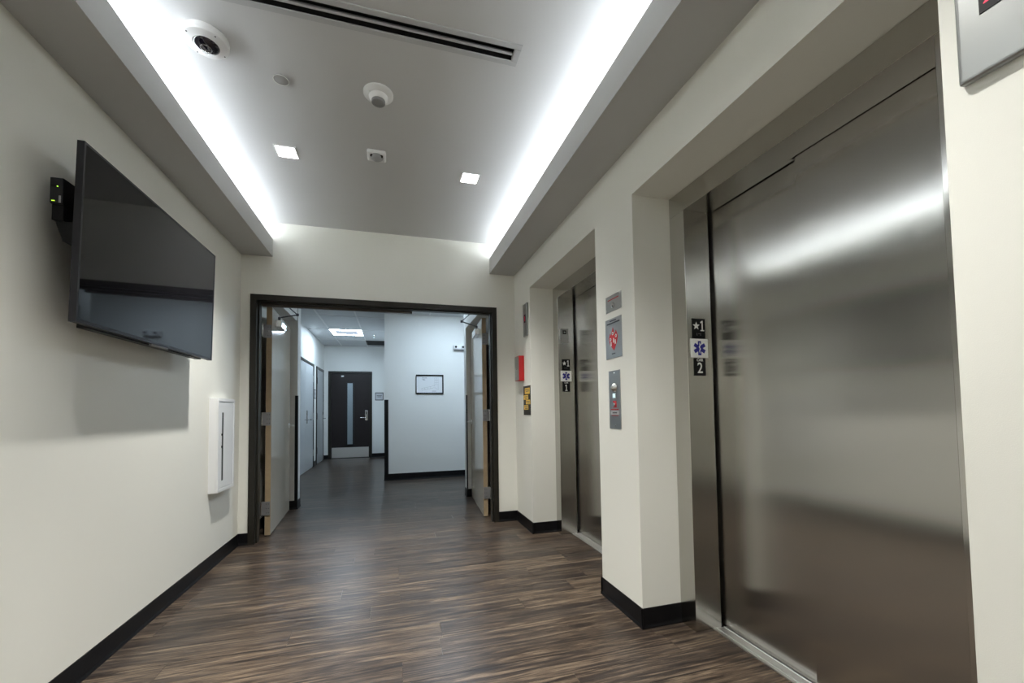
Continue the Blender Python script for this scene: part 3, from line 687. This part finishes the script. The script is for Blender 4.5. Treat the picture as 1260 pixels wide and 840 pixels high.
m = MB(); m.box(-1.150, -1.138, 2.44, 2.60, tz0-.010, tz0+.002, .003); m.build('badge_bar', GREY, t)
t = thing('media_player', 'small black computer box fixed to the wall behind the television', 'computer', (xL, 2.02, 1.94))
MB().box(-1.228, -1.188, 1.934, 2.02, 1.922, 2.022, .003).build('case', BLACK, t)
MB().box(-1.225, -1.190, 1.940, 2.02, 1.862, 1.922, .002).build('lower_case', BLACK, t)
fp = MB().box(-1.2265, -1.1895, 1.931, 1.934, 1.924, 2.020, .001, 1).build('front_panel', TVB, t)
MB().box(-1.224, -1.203, 1.9298, 1.931, 1.984, 1.992).build('card_slot', DARK, fp)
MB().box(-1.205, -1.202, 1.929, 1.931, 1.985, 1.988).build('power_light', GREEN, fp)
MB().box(-1.220, -1.211, 1.929, 1.931, 1.930, 1.932).build('status_light', GREEN, fp)
MB().box(-1.199, -1.193, 1.9298, 1.931, 1.925, 1.952).build('badge', GREY, fp)
MB().poly([(-1.22, 1.95, 1.862), (-1.15, 1.95, 1.862), (-1.15, 1.95, 1.765), (-1.196, 1.95, 1.786)], (0, 1, 0), .05).build('bracket', BLACK, t)
# cabinet
t = thing('extinguisher_cabinet', 'white metal cabinet with narrow vertical window, low on the left wall', 'cabinet', (xL, 3.67, .9))
y0, y1_, z0, z1 = 3.515, 3.842, .553, 1.245
m = MB()
b = [(xL, y0-.006, z0-.006), (xL, y1_+.006, z0-.006), (xL, y1_+.006, z1+.006), (xL, y0-.006, z1+.006)]
m.poly([(xL, y0-.012), (xL, y1_+.012), (xL+.052, y1_), (xL+.052, y0)] and [(xL, y0-.010, z0), (xL, y1_+.006, z0), (xL+.042, y1_, z0), (xL+.042, y0, z0)], (0, 0, 1), z1-z0)
m.build('box_trim', WHITEM, t)
xf = xL+.048; wy0, wy1, wz0, wz1 = 3.590, 3.624, .632, 1.140
d = MB()
for q in ((y0, y0+.020, z0, z1), (y1_-.020, y1_, z0, z1), (y0+.020, y1_-.020, z0, z0+.024), (y0+.020, y1_-.020, z1-.024, z1)): d.box(xL+.040, xf+.008, *q, .0015, 1)
d.build('trim_ring', WHITEM, t)
d = MB(); e0, e1, g0, g1 = y0+.026, y1_-.026, z0+.030, z1-.030
for q in ((e0, wy0, g0, g1), (wy1, e1, g0, g1), (wy0, wy1, g0, wz0), (wy0, wy1, wz1, g1)): d.box(xf-.006, xf+.006, *q)
dr = d.build('cabinet_door', WHITEM, t)
MB().box(xf-.004, xf+.0015, wy0, wy1, wz0, wz1).build('window_recess', DARK, dr)
MB().box(xf+.002, xf+.004, wy0, wy1, wz0, wz1).build('window_pane', SCREEN, dr)
for zz in (.885, .975): MB().box(xf+.006, xf+.014, wy0-.012, wy0-.004, zz-.008, zz+.008, .002).build('door_catch', BLACK, dr)

# ------------------------------------------------------------------ ceiling things
names = {(-0.667, 2.968): 'lit square recessed downlight, left of the two near the end wall', (0.552, 2.968): 'lit square recessed downlight, right of the two near the end wall',
         (-0.667, .95): 'square downlight above the viewer on the television side', (.552, .95): 'square downlight above the viewer on the elevator side',
         (-0.667, -1.1): 'square downlight behind the viewer on the television side', (.552, -1.1): 'square downlight behind the viewer on the elevator side'}
for (x, y) in DL:
    t = thing('downlight', names[(x, y)], 'light', (x, y, zC), group=None)
    m = MB(); h = .058; k = .066
    for q in ((x-k, x+k, y-k, y-h), (x-k, x+k, y+h, y+k), (x-k, x-h, y-h, y+h), (x+h, x+k, y-h, y+h)): m.box(*q, zC-.004, zC)
    m.build('trim_ring', WHITE, t)
    b = bmesh.new(); hh = .040; zt = zC+.085
    A = [b.verts.new((x+sx*h*.97, y+sy*h*.97, zC+.030)) for sx, sy in ((-1, -1), (1, -1), (1, 1), (-1, 1))]
    B_ = [b.verts.new((x+sx*hh, y+sy*hh, zt)) for sx, sy in ((-1, -1), (1, -1), (1, 1), (-1, 1))]
    for i in range(4): b.faces.new((A[i], A[(i+1) % 4], B_[(i+1) % 4], B_[i]))
    m = MB(); m._merge(b); m.build('reflector', REFL, t)
    m = MB(); g_ = .0575; zb = zC+.030
    for q in ((x-g_, x+g_, y+g_-.001, y+g_), (x-g_, x+g_, y-g_, y-g_+.001), (x-g_, x-g_+.001, y-g_, y+g_), (x+g_-.001, x+g_, y-g_, y+g_)): m.box(*q, zC, zb)
    m.build('baffle', BAFF, t)
    MB().box(x-hh-.004, x+hh+.004, y-hh-.004, y+hh+.004, zt, zt+.004).build('lamp_lens', LAMP, t)
    area('downlight_lamp', (x, y, zt-.004), .05, .05, DOWN_W, DOWN_C, parent=t, spread=105)
# slot diffuser
t = thing('slot_diffuser', 'long white two-slot linear air diffuser set in the ceiling', 'vent', (-.05, 1.86, zC))
x0, x1, y0, y1_ = -.69, .597, 1.797, 1.922
m = MB()
for q in ((x0, x1, y0, y0+.028), (x0, x1, y1_-.028, y1_), (x0, x0+.032, y0+.028, y1_-.028), (x1-.032, x1, y0+.028, y1_-.028)): m.box(*q, zC-.006, zC, .0015, 1)
m.build('outer_frame', LGREY, t)
MB().box(x0+.032, x1-.036, 1.854, 1.865, zC-.004, zC+.004, .001, 1).build('centre_bar', LGREY, t)
m = MB(); m.box(-.66, .567, 1.825, 1.895, zC+.055, zC+.06)
for q in ((-.66, .567, 1.825, 1.827), (-.66, .567, 1.893, 1.895)): m.box(*q, zC, zC+.055)
m.build('plenum', DARK, t)
m = MB(); m.box(-.66, .567, 1.838, 1.841, zC+.012, zC+.03); m.box(-.66, .567, 1.878, 1.881, zC+.012, zC+.03); m.build('deflector_blade', GREY, t)
# dome camera
c = Vector((-.815, 2.140, zC))
t = thing('dome_camera', 'round white ceiling camera with dark bubble lens', 'camera', c)
MB().lathe(c, (0, 0, -1), [(0, 0), (.088, 0), (.090, .008), (.088, .015), (.0870, .017), (.089, .019), (.089, .026)], 48).build('base_ring', WHITE, t)
cv = MB().lathe(c-Z*.026, (0, 0, -1), [(.089, 0), (.086, .006), (.070, .010), (.054, .013), (.052, .014)], 48).build('cover_ring', WHITE, t)
dm = MB().lathe(c-Z*.038, (0, 0, -1), [(.053, 0), (.051, .005), (.043, .011), (.028, .015), (0, .017)], 48).build('lens_dome', LENS, t)
MB().lathe(c-Z*.0500, (0, 0, -1), [(.024, 0), (.024, .0045), (.019, .0055), (.019, .003)], 32).build('lens_ring', CHROME, dm)
for k in range(4):
    a = math.pi/4+k*math.pi/2; MB().lathe(c+Vector((math.cos(a)*.078, math.sin(a)*.078, -.034)), (0, 0, -1), [(.0035, 0), (.003, .0015), (0, .002)], 8).build('cover_screw', GPRINT, cv)
# concealed sprinkler cover
c = Vector((-.548, 2.312, zC)); t = thing('sprinkler_cover', 'small flat grey disc on the ceiling beside the dome camera', 'sprinkler cover', c)
MB().lathe(c, (0, 0, -1), [(0, 0), (.028, 0), (.028, .004), (.036, .005), (.036, .008), (.034, .009), (0, .0092)], 36).build('cover_disc', mat('cover_white', (.42, .42, .42), .5), t)
MB().lathe(c, (0, 0, -1), [(.0345, .0085), (.0375, .0085), (.0378, .0105), (.0345, .0105), (.0345, .0085)], 36).build('rim', WPRINT, t)
# smoke detector
c = Vector((-.070, 2.289, zC)); t = thing('smoke_detector', 'round white smoke detector with grey sensor cap on the ceiling', 'smoke detector', c)
MB().lathe(c, (0, 0, -1), [(0, 0), (.078, 0), (.078, .008), (.070, .014), (.052, .018), (.048, .020)], 40).build('base_plate', WHITE, t)
b_ = MB().lathe(c-Z*.018, (0, 0, -1), [(.050, 0), (.048, .010), (.040, .018), (.036, .024)], 40).build('body', WHITE, t)
MB().lathe(c-Z*.036, (0, 0, -1), [(.036, 0), (.036, .016), (.033, .019), (.022, .020), (.021, .0185), (0, .0185)], 36).build('sensor_cap', GREY, t)
MB().lathe(c+Vector((-.045, -.03, -.016)), (0, 0, -1), [(.005, 0), (.005, .006), (0, .007)], 12).build('status_led', WPRINT, b_)
# sounder / strobe unit
c = Vector((-.098, 2.838, zC)); t = thing('ceiling_sensor', 'white square ceiling sensor with two dark eyes', 'sensor', c)
MB().box(c.x-.060, c.x+.060, c.y-.052, c.y+.052, zC-.032, zC, .016, 4).build('housing', WHITE, t)
f_ = MB().lathe(c+Vector((0, -.008, -.029)), (0, 0, -1), [(.044, 0), (.040, .010), (.028, .018), (0, .020)], 28).build('sensor_body', SENSG, t)
for dx in (-.030, .030): MB().lathe(c+Vector((dx, -.030, -.030)), (0, -.4, -1), [(.011, 0), (.011, .008), (.008, .010), (0, .010)], 16).build('sensor_eye', LENS, t)
